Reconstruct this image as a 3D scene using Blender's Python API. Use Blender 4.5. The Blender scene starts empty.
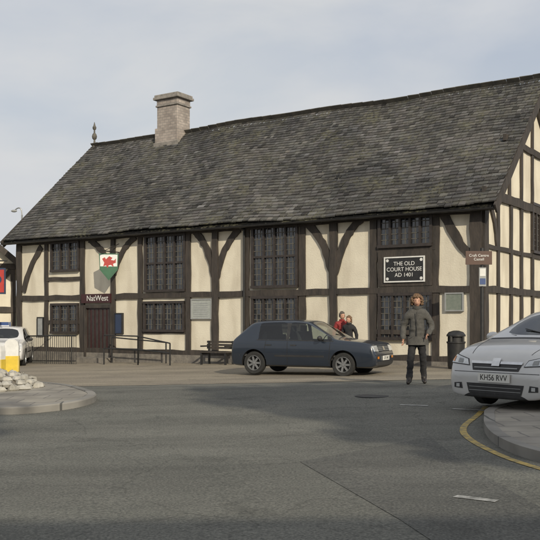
import bpy, bmesh, math, random
from mathutils import Vector, Matrix, noise
from mathutils.bvhtree import BVHTree
random.seed(7)
R = random.random
def U(a,b): return a+(b-a)*random.random()
E=1.35; FPX=870.0; HZ=322.0
scene=bpy.context.scene
# ------------------------------------------------------------------ terrain
def gz(x,y):
    xx=max(-14,min(14,x))
    return -0.05+0.02*xx+0.12*math.exp(-((y-16.5)/3.0)**2)
def P2G(px,py):
    z=0.0
    for i in range(12):
        Y=FPX*(E-z)/(py-HZ); X=(px-270)/FPX*Y; z=gz(X,Y)
    return (X,Y)
# ------------------------------------------------------------------ materials
def nd(nt,t,**k):
    n=nt.nodes.new(t)
    for a,b in k.items(): setattr(n,a,b)
    return n
def mat(name,c1,c2=None,rough=0.7,scale=5.0,detail=6,bump=0.0,bscale=40.0,metal=0.0,coat=0.0,c3=None,s3=0.7,spec=0.5,stretch=None,lo=0.35,hi=0.65,st3=None,p3=(.5,.68)):
    m=bpy.data.materials.new(name); m.use_nodes=True; nt=m.node_tree
    b=nt.nodes['Principled BSDF']; b.inputs['Roughness'].default_value=rough
    b.inputs['Metallic'].default_value=metal; b.inputs['Coat Weight'].default_value=coat
    b.inputs['Specular IOR Level'].default_value=spec
    c2=c2 or tuple(v*0.8 for v in c1)
    tc=nd(nt,'ShaderNodeTexCoord'); src=tc.outputs['Object']; src0=src
    if stretch:
        mp=nd(nt,'ShaderNodeMapping'); mp.inputs['Scale'].default_value=stretch
        nt.links.new(src,mp.inputs['Vector']); src=mp.outputs['Vector']
    n=nd(nt,'ShaderNodeTexNoise'); n.inputs['Scale'].default_value=scale; n.inputs['Detail'].default_value=detail
    n.inputs['Roughness'].default_value=0.6
    nt.links.new(src,n.inputs['Vector'])
    r=nd(nt,'ShaderNodeValToRGB'); r.color_ramp.elements[0].position=lo; r.color_ramp.elements[1].position=hi
    r.color_ramp.elements[0].color=(*c1,1); r.color_ramp.elements[1].color=(*c2,1)
    nt.links.new(n.outputs['Fac'],r.inputs['Fac']); out=r.outputs['Color']
    if c3:
        s_=src0
        if st3:
            mp3=nd(nt,'ShaderNodeMapping'); mp3.inputs['Scale'].default_value=st3
            nt.links.new(src0,mp3.inputs['Vector']); s_=mp3.outputs['Vector']
        n3=nd(nt,'ShaderNodeTexNoise'); n3.inputs['Scale'].default_value=s3; n3.inputs['Detail'].default_value=6
        nt.links.new(s_,n3.inputs['Vector'])
        r3=nd(nt,'ShaderNodeValToRGB'); r3.color_ramp.elements[0].position=p3[0]; r3.color_ramp.elements[1].position=p3[1]
        nt.links.new(n3.outputs['Fac'],r3.inputs['Fac'])
        mx=nd(nt,'ShaderNodeMixRGB'); mx.inputs['Color2'].default_value=(*c3,1)
        nt.links.new(r3.outputs['Color'],mx.inputs['Fac']); nt.links.new(out,mx.inputs['Color1']); out=mx.outputs['Color']
    nt.links.new(out,b.inputs['Base Color'])
    if bump>0:
        n2=nd(nt,'ShaderNodeTexNoise'); n2.inputs['Scale'].default_value=bscale; n2.inputs['Detail'].default_value=6
        nt.links.new(src,n2.inputs['Vector'])
        bp=nd(nt,'ShaderNodeBump'); bp.inputs['Strength'].default_value=bump; bp.inputs['Distance'].default_value=0.02
        nt.links.new(n2.outputs['Fac'],bp.inputs['Height']); nt.links.new(bp.outputs['Normal'],b.inputs['Normal'])
    return m
def brickmat(name,c1,c2,mortar,scale,bw=0.5,rh=0.25,ms=0.02,rough=.85,rotx=False,bump=.4):
    m=bpy.data.materials.new(name); m.use_nodes=True; nt=m.node_tree
    b=nt.nodes['Principled BSDF']; b.inputs['Roughness'].default_value=rough
    tc=nd(nt,'ShaderNodeTexCoord'); src=tc.outputs['Object']
    if rotx:
        sp=nd(nt,'ShaderNodeSeparateXYZ'); ad=nd(nt,'ShaderNodeMath',operation='ADD'); cb=nd(nt,'ShaderNodeCombineXYZ')
        nt.links.new(src,sp.inputs[0]); nt.links.new(sp.outputs[0],ad.inputs[0]); nt.links.new(sp.outputs[1],ad.inputs[1])
        nt.links.new(ad.outputs[0],cb.inputs[0]); nt.links.new(sp.outputs[2],cb.inputs[1]); src=cb.outputs[0]
    nz=nd(nt,'ShaderNodeTexNoise'); nz.inputs['Scale'].default_value=3; 
    nt.links.new(src,nz.inputs['Vector'])
    br=nd(nt,'ShaderNodeTexBrick'); br.inputs['Color1'].default_value=(*c1,1); br.inputs['Color2'].default_value=(*c2,1)
    br.inputs['Mortar'].default_value=(*mortar,1); br.inputs['Scale'].default_value=scale
    br.inputs['Brick Width'].default_value=bw; br.inputs['Row Height'].default_value=rh; br.inputs['Mortar Size'].default_value=ms
    va=nd(nt,'ShaderNodeMixRGB'); va.inputs['Fac'].default_value=.05
    nt.links.new(src,va.inputs['Color1']); nt.links.new(nz.outputs['Color'],va.inputs['Color2'])
    nt.links.new(va.outputs['Color'],br.inputs['Vector'])
    n2=nd(nt,'ShaderNodeTexNoise'); n2.inputs['Scale'].default_value=1.6; n2.inputs['Detail'].default_value=8
    nt.links.new(src,n2.inputs['Vector'])
    mu=nd(nt,'ShaderNodeMixRGB',blend_type='OVERLAY'); mu.inputs['Fac'].default_value=.75
    nt.links.new(br.outputs['Color'],mu.inputs['Color1']); nt.links.new(n2.outputs['Fac'],mu.inputs['Color2'])
    nt.links.new(mu.outputs['Color'],b.inputs['Base Color'])
    bp=nd(nt,'ShaderNodeBump'); bp.inputs['Strength'].default_value=bump; bp.inputs['Distance'].default_value=.02; bp.invert=True
    nt.links.new(br.outputs['Fac'],bp.inputs['Height']); nt.links.new(bp.outputs['Normal'],b.inputs['Normal'])
    return m
def slatemat():
    m=bpy.data.materials.new('slate'); m.use_nodes=True; nt=m.node_tree
    b=nt.nodes['Principled BSDF']; b.inputs['Roughness'].default_value=.8; b.inputs['Specular IOR Level'].default_value=.3
    at=nd(nt,'ShaderNodeAttribute',attribute_name='tone')
    tc=nd(nt,'ShaderNodeTexCoord')
    def N(s,d,ro=.6):
        n=nd(nt,'ShaderNodeTexNoise'); n.inputs['Scale'].default_value=s; n.inputs['Detail'].default_value=d; n.inputs['Roughness'].default_value=ro
        nt.links.new(tc.outputs['Object'],n.inputs['Vector']); return n.outputs['Fac']
    def ramp(f,p0,p1,a,bb):
        r=nd(nt,'ShaderNodeValToRGB'); r.color_ramp.elements[0].position=p0; r.color_ramp.elements[1].position=p1
        r.color_ramp.elements[0].color=(*a,1); r.color_ramp.elements[1].color=(*bb,1); nt.links.new(f,r.inputs['Fac']); return r.outputs['Color']
    base=ramp(N(.5,8,.7),.36,.66,(.050,.050,.051),(.108,.104,.096))
    mu=nd(nt,'ShaderNodeMixRGB',blend_type='MULTIPLY'); mu.inputs['Fac'].default_value=1
    nt.links.new(base,mu.inputs['Color1']); nt.links.new(at.outputs['Color'],mu.inputs['Color2'])
    out=mu.outputs['Color']
    # moss / lichen fields (patchy) and small lichen spots
    big=nd(nt,'ShaderNodeMath',operation='MULTIPLY')
    nt.links.new(ramp(N(.8,6,.65),.50,.66,(0,0,0),(1,1,1)),big.inputs[0]); nt.links.new(ramp(N(9,4),.42,.6,(0,0,0),(.75,.75,.75)),big.inputs[1])
    mx=nd(nt,'ShaderNodeMixRGB'); mx.inputs['Color2'].default_value=(.125,.12,.075,1); nt.links.new(big.outputs[0],mx.inputs['Fac']); nt.links.new(out,mx.inputs['Color1'])
    mx2=nd(nt,'ShaderNodeMixRGB'); mx2.inputs['Color2'].default_value=(.19,.185,.15,1); nt.links.new(ramp(N(16,4),.61,.72,(0,0,0),(1,1,1)),mx2.inputs['Fac']); nt.links.new(mx.outputs['Color'],mx2.inputs['Color1'])
    nt.links.new(mx2.outputs['Color'],b.inputs['Base Color'])
    return m
def asphalt(name,c1,c2,c3,cracks=True):
    m=bpy.data.materials.new(name); m.use_nodes=True; nt=m.node_tree
    b=nt.nodes['Principled BSDF']; b.inputs['Roughness'].default_value=.85; b.inputs['Specular IOR Level'].default_value=.3
    tc=nd(nt,'ShaderNodeTexCoord'); V=tc.outputs['Object']
    def N(s,d=6,ro=.6,vec=None):
        n=nd(nt,'ShaderNodeTexNoise'); n.inputs['Scale'].default_value=s; n.inputs['Detail'].default_value=d; n.inputs['Roughness'].default_value=ro
        nt.links.new(vec or V,n.inputs['Vector']); return n.outputs['Fac']
    def ramp(f,p0,p1,a,bb):
        r=nd(nt,'ShaderNodeValToRGB'); r.color_ramp.elements[0].position=p0; r.color_ramp.elements[1].position=p1
        r.color_ramp.elements[0].color=(*a,1); r.color_ramp.elements[1].color=(*bb,1); nt.links.new(f,r.inputs['Fac']); return r.outputs['Color']
    def mulc(a,bb,f=1):
        k=nd(nt,'ShaderNodeMixRGB',blend_type='MULTIPLY'); k.inputs['Fac'].default_value=f
        nt.links.new(a,k.inputs['Color1']); nt.links.new(bb,k.inputs['Color2']); return k.outputs['Color']
    mp=nd(nt,'ShaderNodeMapping'); mp.inputs['Scale'].default_value=(.25,1.1,1); mp.inputs['Rotation'].default_value=(0,0,.15); nt.links.new(V,mp.inputs['Vector'])
    out=ramp(N(.35,8,.65),.35,.65,c1,c2)
    out=mulc(out,ramp(N(.8,7,.6,mp.outputs['Vector']),.35,.65,(.78,.78,.78),(1.15,1.15,1.14)))
    out=mulc(out,ramp(N(45,3),.35,.68,(.6,.6,.6),(1.4,1.38,1.33)))
    vo=nd(nt,'ShaderNodeTexVoronoi'); vo.inputs['Scale'].default_value=30; nt.links.new(V,vo.inputs['Vector'])
    ch=ramp(vo.outputs['Distance'],.12,.3,(1,1,1),(0,0,0))
    m2=nd(nt,'ShaderNodeMath',operation='MULTIPLY'); m2.inputs[1].default_value=.35
    nt.links.new(ch,m2.inputs[0])
    mx=nd(nt,'ShaderNodeMixRGB'); mx.inputs['Color2'].default_value=(*c3,1)
    nt.links.new(m2.outputs[0],mx.inputs['Fac']); nt.links.new(out,mx.inputs['Color1']); out=mx.outputs['Color']
    out=mulc(out,ramp(N(1.3,5),.28,.42,(.72,.72,.72),(1,1,1)))
    if cracks:
        v2=nd(nt,'ShaderNodeTexVoronoi',feature='DISTANCE_TO_EDGE'); v2.inputs['Scale'].default_value=.45
        wq=nd(nt,'ShaderNodeTexNoise'); wq.inputs['Scale'].default_value=1.4; wq.inputs['Detail'].default_value=6; nt.links.new(V,wq.inputs['Vector'])
        ad=nd(nt,'ShaderNodeMixRGB',blend_type='ADD'); ad.inputs['Fac'].default_value=.9; nt.links.new(V,ad.inputs['Color1']); nt.links.new(wq.outputs['Color'],ad.inputs['Color2'])
        nt.links.new(ad.outputs['Color'],v2.inputs['Vector'])
        cr=ramp(v2.outputs['Distance'],.001,.008,(.6,.6,.6),(1,1,1))
        out=mulc(out,cr,.7)
    nt.links.new(out,b.inputs['Base Color'])
    bp=nd(nt,'ShaderNodeBump'); bp.inputs['Strength'].default_value=.6; bp.inputs['Distance'].default_value=.014
    nt.links.new(N(60,4),bp.inputs['Height']); nt.links.new(bp.outputs['Normal'],b.inputs['Normal'])
    return m
def glassmat():
    m=bpy.data.materials.new('car_glass'); m.use_nodes=True; nt=m.node_tree
    nt.nodes.remove(nt.nodes['Principled BSDF']); o=[n for n in nt.nodes if n.type=='OUTPUT_MATERIAL'][0]
    t=nd(nt,'ShaderNodeBsdfTransparent'); t.inputs['Color'].default_value=(.60,.66,.64,1)
    g=nd(nt,'ShaderNodeBsdfGlossy'); g.inputs['Roughness'].default_value=.03; g.inputs['Color'].default_value=(1,1,1,1)
    f=nd(nt,'ShaderNodeFresnel'); f.inputs['IOR'].default_value=1.65
    x=nd(nt,'ShaderNodeMixShader'); nt.links.new(f.outputs[0],x.inputs[0]); nt.links.new(t.outputs[0],x.inputs[1]); nt.links.new(g.outputs[0],x.inputs[2]); nt.links.new(x.outputs[0],o.inputs[0])
    return m
M_plaster=mat('plaster',(.70,.65,.53),(.62,.57,.465),.9,1.3,8,.35,22,c3=(.46,.41,.32),s3=1.2,st3=(1.4,1.4,.35),p3=(.48,.8))
M_timber=mat('timber',(.030,.026,.023),(.060,.049,.041),.75,6,8,.5,30,stretch=(1,1,.25))
M_frame=mat('window_frame',(.028,.023,.021),(.046,.037,.033),.5,8)
M_glassW=mat('leaded_glass',(.014,.016,.02),(.035,.038,.044),.1,2,spec=.9)
M_slate=slatemat()
M_stone=mat('plinth_stone',(.12,.11,.10),(.22,.2,.17),.9,4,8,.5,20)
M_chim=brickmat('chimney_stone',(.26,.225,.20),(.36,.315,.28),(.23,.21,.195),2.6,.55,.28,.03,rotx=True)
M_cap=mat('cap_stone',(.29,.265,.24),(.17,.16,.145),.9,5,8,.4,20)
M_lead=mat('ridge_tile',(.07,.068,.063),(.13,.12,.10),.8,4)
M_black=mat('black_iron',(.015,.015,.016),(.025,.025,.025),.45,10)
M_blackp=mat('black_plastic',(.02,.02,.021),(.03,.03,.031),.55,10)
M_rubber=mat('tyre_rubber',(.016,.016,.016),(.026,.026,.025),.85,20)
M_white=mat('white_paint',(.72,.72,.70),(.6,.6,.58),.6,6)
M_grey=mat('grey_paint',(.3,.31,.31),(.25,.26,.26),.5,6)
M_galv=mat('galvanised',(.22,.23,.23),(.3,.31,.31),.45,9,metal=.6)
M_yellow=mat('yellow_plastic',(.72,.52,.06),(.6,.43,.05),.4,5)
M_red=mat('red_paint',(.42,.04,.03),(.34,.03,.025),.5,5)
M_green=mat('green_paint',(.03,.12,.06),(.025,.09,.05),.5,5)
M_blue=mat('blue_paint',(.035,.07,.2),(.03,.06,.17),.5,5)
M_dblue=mat('dark_blue_board',(.03,.045,.09),(.025,.04,.08),.4,5)
M_brown=mat('brown_sign',(.075,.035,.022),(.065,.03,.02),.5,5)
M_plaque=mat('stone_plaque',(.36,.38,.36),(.3,.32,.3),.7,12)
M_plaqueg=mat('bronze_green_plaque',(.2,.22,.19),(.15,.18,.15),.6,12)
M_maroon=mat('maroon_sign',(.05,.016,.018),(.04,.014,.014),.4,5)
M_road=asphalt('asphalt',(.115,.117,.106),(.155,.155,.14),(.29,.29,.25))
M_patch=asphalt('asphalt_patch',(.092,.094,.089),(.122,.122,.113),(.23,.23,.2),False)
M_pave=brickmat('paving',(.27,.25,.21),(.21,.195,.17),(.13,.12,.11),1.0,.6,.45,.012)
M_plaza=asphalt('tan_surface',(.27,.24,.19),(.22,.195,.16),(.38,.34,.28),False)
M_kerb=brickmat('kerb_stone',(.22,.21,.19),(.17,.165,.15),(.07,.07,.065),1,.9,3,.016)
M_rubble=mat('rubble_stone',(.26,.245,.21),(.5,.48,.43),.9,3,8,.5,15)
def paintmark(name,c,base):
    return mat(name,c,base,.75,9,8,.3,60,lo=.42,hi=.62)
M_mwhite=paintmark('road_paint_white',(.40,.40,.38),(.16,.16,.15))
M_myel=paintmark('road_paint_yellow',(.44,.32,.09),(.2,.17,.09))
# ------------------------------------------------------------------ mesh builder
class MB:
    def __init__(s,*mats): s.v=[];s.f=[];s.m=[];s.mats=list(mats);s.tone=[]
    def mi(s,m):
        if m not in s.mats: s.mats.append(m)
        return s.mats.index(m)
    def add(s,vs,fs,m):
        o=len(s.v); s.v+= [tuple(v) for v in vs]; i=s.mi(m)
        for f in fs: s.f.append([o+k for k in f]); s.m.append(i)
    def box(s,c,sz,m,M=None):
        hx,hy,hz=sz[0]/2,sz[1]/2,sz[2]/2
        vs=[Vector((c[0]+a*hx,c[1]+b*hy,c[2]+d*hz)) for a in(-1,1) for b in(-1,1) for d in(-1,1)]
        if M: vs=[M@v for v in vs]
        s.add(vs,[(0,1,3,2),(4,6,7,5),(0,4,5,1),(2,3,7,6),(0,2,6,4),(1,5,7,3)],m)
    def prism(s,poly,fn,a,b,m):
        n=len(poly); vs=[fn(p[0],p[1],a) for p in poly]+[fn(p[0],p[1],b) for p in poly]
        fs=[list(range(n)),list(range(2*n-1,n-1,-1))]+[(i,i+n,(i+1)%n+n,(i+1)%n) for i in range(n)]
        s.add(vs,fs,m)
    def ribbon(s,pts,w,fn,a,b,m):
        n=len(pts); L=[];Rr=[]
        for i,p in enumerate(pts):
            q0=pts[max(0,i-1)];q1=pts[min(n-1,i+1)]
            dx,dy=q1[0]-q0[0],q1[1]-q0[1]; l=math.hypot(dx,dy) or 1
            ww=w[i] if isinstance(w,(list,tuple)) else w
            nx,ny=-dy/l*ww/2,dx/l*ww/2
            L.append((p[0]+nx,p[1]+ny));Rr.append((p[0]-nx,p[1]-ny))
        vs=[];
        for i in range(n):
            vs+=[fn(*L[i],a),fn(*Rr[i],a),fn(*Rr[i],b),fn(*L[i],b)]
        fs=[]
        for i in range(n-1):
            o=4*i
            for k in range(4): fs.append((o+k,o+(k+1)%4,o+4+(k+1)%4,o+4+k))
        fs.append((0,1,2,3)); o=4*(n-1); fs.append((o+3,o+2,o+1,o))
        s.add(vs,fs,m)
    def cyl(s,p0,p1,r0,m,n=12,r1=None,cap=True):
        p0=Vector(p0);p1=Vector(p1); r1=r0 if r1 is None else r1
        d=(p1-p0).normalized(); a=d.orthogonal().normalized(); b=d.cross(a)
        vs=[]
        for P,r in((p0,r0),(p1,r1)):
            for i in range(n):
                t=2*math.pi*i/n; vs.append(P+a*(r*math.cos(t))+b*(r*math.sin(t)))
        fs=[(i,(i+1)%n,n+(i+1)%n,n+i) for i in range(n)]
        if cap: fs+= [list(range(n-1,-1,-1)),list(range(n,2*n))]
        s.add(vs,fs,m)
    def tube(s,pts,r,m,n=8):
        for a,b in zip(pts[:-1],pts[1:]): s.cyl(a,b,r,m,n)
    def lathe(s,prof,c,m,n=20,M=None):
        vs=[];k=len(prof)
        for i in range(n):
            t=2*math.pi*i/n
            for r,z in prof:
                v=Vector((c[0]+r*math.cos(t),c[1]+r*math.sin(t),c[2]+z)); vs.append(M@v if M else v)
        fs=[]
        for i in range(n):
            j=(i+1)%n
            for q in range(k-1): fs.append((i*k+q,j*k+q,j*k+q+1,i*k+q+1))
        s.add(vs,fs,m)
    def blob(s,c,r,m,seg=12,jit=0.0,M=None):
        vs=[];rings=seg//2+1
        for i in range(rings+1):
            ph=math.pi*i/rings
            for j in range(seg):
                t=2*math.pi*j/seg
                k=1+jit*(R()-.5)
                v=Vector((c[0]+r[0]*math.sin(ph)*math.cos(t)*k,c[1]+r[1]*math.sin(ph)*math.sin(t)*k,c[2]+r[2]*math.cos(ph)*k))
                vs.append(M@v if M else v)
        fs=[(i*seg+j,i*seg+(j+1)%seg,(i+1)*seg+(j+1)%seg,(i+1)*seg+j) for i in range(rings) for j in range(seg)]
        s.add(vs,fs,m)
    def build(s,name,parent=None,loc=(0,0,0),rotz=0,smooth=False,recalc=True,bevel=0,ang=35):
        me=bpy.data.meshes.new(name); me.from_pydata(s.v,[],s.f)
        for m in s.mats: me.materials.append(m)
        for p,i in zip(me.polygons,s.m): p.material_index=i
        if s.tone:
            ca=me.color_attributes.new('tone','FLOAT_COLOR','CORNER')
            for p,t in zip(me.polygons,s.tone):
                for li in p.loop_indices: ca.data[li].color=(t[0],t[1],t[2],1)
        if recalc:
            bm=bmesh.new(); bm.from_mesh(me)
            if smooth: bmesh.ops.remove_doubles(bm,verts=bm.verts,dist=1e-5)
            bmesh.ops.recalc_face_normals(bm,faces=bm.faces); bm.to_mesh(me); bm.free()
        ob=bpy.data.objects.new(name,me); scene.collection.objects.link(ob)
        if parent: ob.parent=parent
        ob.location=loc; ob.rotation_euler=(0,0,rotz)
        if smooth:
            for p in me.polygons: p.use_smooth=True
            try: me.set_sharp_from_angle(angle=math.radians(ang))
            except Exception: pass
        if bevel:
            b=ob.modifiers.new('b','BEVEL'); b.width=bevel; b.segments=2; b.limit_method='ANGLE'
        return ob
def empty(name,loc=(0,0,0),rotz=0):
    e=bpy.data.objects.new(name,None); scene.collection.objects.link(e); e.location=loc; e.rotation_euler=(0,0,rotz); e.empty_display_size=.2
    return e
def text(body,size,m,parent,M,name='lettering',extr=.002,sx=1):
    cu=bpy.data.curves.new(name,'FONT'); cu.body=body; cu.size=size; cu.align_x='CENTER'; cu.align_y='CENTER'; cu.extrude=extr
    t=bpy.data.objects.new('tmp',cu); scene.collection.objects.link(t)
    dg=bpy.context.evaluated_depsgraph_get(); me=bpy.data.meshes.new_from_object(t.evaluated_get(dg))
    bpy.data.objects.remove(t); me.name=name; me.materials.clear(); me.materials.append(m)
    me.transform(Matrix.Diagonal((sx,1,1,1)))
    o=bpy.data.objects.new(name,me); scene.collection.objects.link(o); o.parent=parent; o.matrix_local=M
    return o
def MT(x,y,z): return Matrix.Translation((x,y,z))
RX=Matrix.Rotation(math.pi/2,4,'X')
def catmull(P,n=6,closed=False):
    out=[];N=len(P)
    rng=N if closed else N-1
    for i in range(rng):
        g=lambda k:P[k%N] if closed else P[max(0,min(N-1,k))]
        p0,p1,p2,p3=g(i-1),g(i),g(i+1),g(i+2)
        for k in range(n):
            t=k/n
            out.append(tuple(.5*((2*b)+(-a+c)*t+(2*a-5*b+4*c-d)*t*t+(-a+3*b-3*c+d)*t**3) for a,b,c,d in zip(p0,p1,p2,p3)))
    if not closed: out.append(tuple(P[-1]))
    return out
# ------------------------------------------------------------------ ground
def axis(lo,hi,st,far):
    a=[];x=lo
    while x<=hi+1e-6: a.append(x); x+=st
    l=[lo-k for k in far][::-1]; r=[hi+k for k in far]
    return l+a+r
xs=axis(-18,18,.5,[3,8,20,60,200,700,2500]); ys=axis(-2,34,.5,[3,8,20,60,200,700,2500])
g=MB(M_road)
vs=[(x,y,gz(x,y)) for y in ys for x in xs]; nx=len(xs)
g.add(vs,[(j*nx+i,j*nx+i+1,(j+1)*nx+i+1,(j+1)*nx+i) for j in range(len(ys)-1) for i in range(nx-1)],M_road)
g.build('road_ground',smooth=True)
def drape(poly,h,m,name,skirt=0.0,cell=.5):
    bm=bmesh.new(); vv=[bm.verts.new((p[0],p[1],0)) for p in poly]; bm.faces.new(vv)
    x0=min(p[0] for p in poly);x1=max(p[0] for p in poly);y0=min(p[1] for p in poly);y1=max(p[1] for p in poly)
    x=math.ceil(x0/cell)*cell
    while x<x1:
        if -20<x<20: bmesh.ops.bisect_plane(bm,geom=bm.verts[:]+bm.edges[:]+bm.faces[:],plane_co=(x,0,0),plane_no=(1,0,0))
        x+=cell
    y=math.ceil(y0/cell)*cell
    while y<y1:
        if y<34.1: bmesh.ops.bisect_plane(bm,geom=bm.verts[:]+bm.edges[:]+bm.faces[:],plane_co=(0,y,0),plane_no=(0,1,0))
        y+=cell
    bmesh.ops.triangulate(bm,faces=bm.faces[:])
    for v in bm.verts: v.co.z=gz(v.co.x,v.co.y)+h
    bmesh.ops.recalc_face_normals(bm,faces=bm.faces)
    if bm.faces[:] and sum(f.normal.z for f in bm.faces)<0: bmesh.ops.reverse_faces(bm,faces=bm.faces[:])
    if skirt:
        be=[e for e in bm.edges if e.is_boundary]
        r=bmesh.ops.extrude_edge_only(bm,edges=be)
        for v in [q for q in r['geom'] if isinstance(q,bmesh.types.BMVert)]: v.co.z-=skirt
    me=bpy.data.meshes.new(name); bm.to_mesh(me); bm.free(); me.materials.append(m)
    for p in me.polygons: p.use_smooth=not skirt
    o=bpy.data.objects.new(name,me); scene.collection.objects.link(o); return o
def stripe(pts,w,h,m,name):
    b=MB(m); n=len(pts); vs=[]
    for i,p in enumerate(pts):
        q0=pts[max(0,i-1)];q1=pts[min(n-1,i+1)]; dx,dy=q1[0]-q0[0],q1[1]-q0[1]; l=math.hypot(dx,dy)
        nx_,ny_=-dy/l*w/2,dx/l*w/2
        for s_ in(1,-1):
            X,Y=p[0]+s_*nx_,p[1]+s_*ny_; vs.append((X,Y,gz(X,Y)+h))
    b.add(vs,[(2*i,2*i+1,2*i+3,2*i+2) for i in range(n-1)],m)
    return b.build(name)
def kerb(pts,w,h,name):
    b=MB(M_kerb); n=len(pts); vs=[]
    for i,p in enumerate(pts):
        q0=pts[max(0,i-1)];q1=pts[min(n-1,i+1)]; dx,dy=q1[0]-q0[0],q1[1]-q0[1]; l=math.hypot(dx,dy)
        ux,uy=-dy/l*w/2,dx/l*w/2; z=gz(p[0],p[1])
        for s_,hh in((1,-.05),(1,h-.02),(.8,h),(-1,h),(-1,-.05)):
            vs.append((p[0]+s_*ux,p[1]+s_*uy,z+hh))
    fs=[(5*i+k,5*i+k+1,5*i+5+k+1,5*i+5+k) for i in range(n-1) for k in range(4)]
    b.add(vs,fs,M_kerb); return b.build(name,smooth=True,ang=30)
plz=[(-18,19.9),(-10,19.7),(-6.2,19.5),(-3,19.3),(1,19.2),(6,19.3),(12,19.8),(18,20.8),(19.5,33.9),(-19.5,33.9)]
drape(catmull(plz[:8],4)+plz[8:],.006,M_plaza,'town_square_paving')
isl=[P2G(-60,408),P2G(0,414),P2G(50,411),P2G(80,406),P2G(92,400),P2G(80,394),P2G(50,388),P2G(10,383),P2G(-60,380)]
islc=catmull(isl,5)
drape(islc,.105,M_pave,'traffic_island',.15)
kerb(islc[::-1],.15,.115,'island_kerb')
rp=[(6.5,15.3),(5.2,14.6),(3.9,13.2),P2G(494,415),P2G(490,424),P2G(492,434),P2G(505,446),P2G(540,460),(3.1,7.2),(4.2,5.4),(6,3)]
rpc=catmull(rp,5)
drape(rpc+[(14,3),(14,15.3)],.095,M_pave,'pavement',.15)
kerb(rpc,.15,.105,'pavement_kerb')
yl=[(3.3,13.3),P2G(478,415),P2G(464,427),P2G(468,438),P2G(497,454),P2G(540,469),(2.9,6.6)]
stripe(catmull(yl,8),.085,.006,M_myel,'yellow_line')
pt=[P2G(300,462),P2G(430,437),P2G(470,468),P2G(580,530),P2G(520,600),P2G(400,520)]
drape(pt,.004,M_patch,'asphalt_patch')
stripe([P2G(400,405),P2G(428,406)],.09,.006,M_mwhite,'road_marking')
stripe([P2G(452,409),P2G(490,411)],.11,.006,M_mwhite,'road_marking')
stripe([P2G(455,497),P2G(497,502)],.09,.009,M_mwhite,'road_marking')
mh=MB(M_black,M_galv); c=P2G(372,396); mh.lathe([(0,.007),(.28,.007),(.3,.0)],(c[0],c[1],gz(*c)),M_blackp,24); mh.build('manhole_cover')
# ------------------------------------------------------------------ court house
C=(6.09,25.0); AX=(.8369,-.5474); AY=(.5474,.8369); ROT=math.atan2(AX[1],AX[0]); L=19.66; HW=4.8
house=empty('timber_framed_court_house',(C[0],C[1],0),ROT)
def T(px):
    u=(px-270)/FPX; return (C[0]-C[1]*u)/(.8369+.5474*u)
def F(px,py):
    t=T(px); Y=C[1]+.5474*t; return (-t, E+(HZ-py)*Y/FPX)
def Fx(px): return -T(px)
def G(px,py):
    u=(px-270)/FPX; y=(C[1]*u-C[0])/(.5474-.8369*u); Y=C[1]+.8369*y
    return (y,E+(HZ-py)*Y/FPX)
fr=lambda x,z,d:(x,-d,z)
gb=lambda y,z,d:(d,y,z)
b=MB(M_plaster)
prof=[(0,-.8),(0,4.78),(HW,9.1),(2*HW,4.78),(2*HW,-.8)]
b.prism(prof,lambda y,z,d:(d,y,z),-L,0,M_plaster); b.build('walls',house)
b=MB(M_stone)
b.box((-L/2,-.04,-.18),(L+.12,.1,.72),M_stone); b.box((.05,HW,-.1),(.1,2*HW+.1,.6),M_stone); b.build('plinth',house)
tb=MB(M_timber)
def ft(pts,w,d=None,fn=fr):
    if d is None: d=U(.05,.075)
    P=[]
    for a,c_ in zip(pts[:-1],pts[1:]):
        n=max(1,int(math.hypot(c_[0]-a[0],c_[1]-a[1])/.45))
        for k in range(n): P.append((a[0]+(c_[0]-a[0])*k/n,a[1]+(c_[1]-a[1])*k/n))
    P.append(pts[-1])
    Q=[(p[0]+U(-.016,.016),p[1]+U(-.016,.016)) for p in P]
    Q[0]=P[0];Q[-1]=P[-1]
    tb.ribbon(Q,[w*U(.88,1.12) for _ in Q],fn,-.01,d,M_timber)
ft([(-L,4.6),(0,4.6)],.26,.085); ft([(-L,2.31),(0,2.31)],.2,.08); ft([(-L,.25),(0,.25)],.2,.082)
for px,w in((47,.2),(83,.22),(141,.2),(189,.2),(247,.22),(303,.22),(374,.24),(436,.22)):
    ft([(Fx(px),.3),(Fx(px),4.5)],w)
ft([(-L+.13,.0),(-L+.13,4.5)],.27,.09); ft([(-.16,.0),(-.16,4.5)],.34,.09)
for px in(114,216,334): ft([(Fx(px),.2),(Fx(px),4.5)],.26 if px!=114 else .2,.088)
def brace(P,w,fn=fr): ft(catmull(P,5),w,None,fn)
def yb(px,pyj,lx,ly,rx,ry,w=.24):
    a=F(px,pyj); 
    for (tx,ty) in((lx,ly),(rx,ry)):
        e=F(tx,ty); s=1 if tx>px else -1
        mid=(a[0]+(e[0]-a[0])*.33,a[1]+(e[1]-a[1])*.48+.0)
        mid2=(a[0]+(e[0]-a[0])*.66,a[1]+(e[1]-a[1])*.8)
        brace([(a[0]+.02*s,a[1]-.1),mid,mid2,e],w)
yb(114,272,90,240,136,237,.22); yb(216,276,196,232,240,229); yb(334,272,306,222,362,218)
brace([F(24,292),F(31,268),F(42,247)],.24)
brace([F(470,254),F(458,240),F(443,212)],.26)
brace([F(376,262),F(379,236),F(379,214)],.1)
for a,c_,z in((47,83,3.05),(47,83,1.35),(141,189,1.0),(247,303,1.1),(374,436,1.05)):
    ft([(Fx(a),z),(Fx(c_),z)],.14)
ft([(Fx(374),F(400,249)[1]),(Fx(436),F(400,249)[1])],.16); 
ft([(0.02,5.12),(2*HW,5.12)],.26,.09,gb); ft([(0,2.31),(2*HW,2.31)],.2,.08,gb); ft([(0,.25),(2*HW,.25)],.2,.082,gb); ft([(1.9,7.0),(7.7,7.0)],.2,.085,gb)
ft([(.05,3.55),(2*HW,3.55)],.13,.06,gb)
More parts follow.
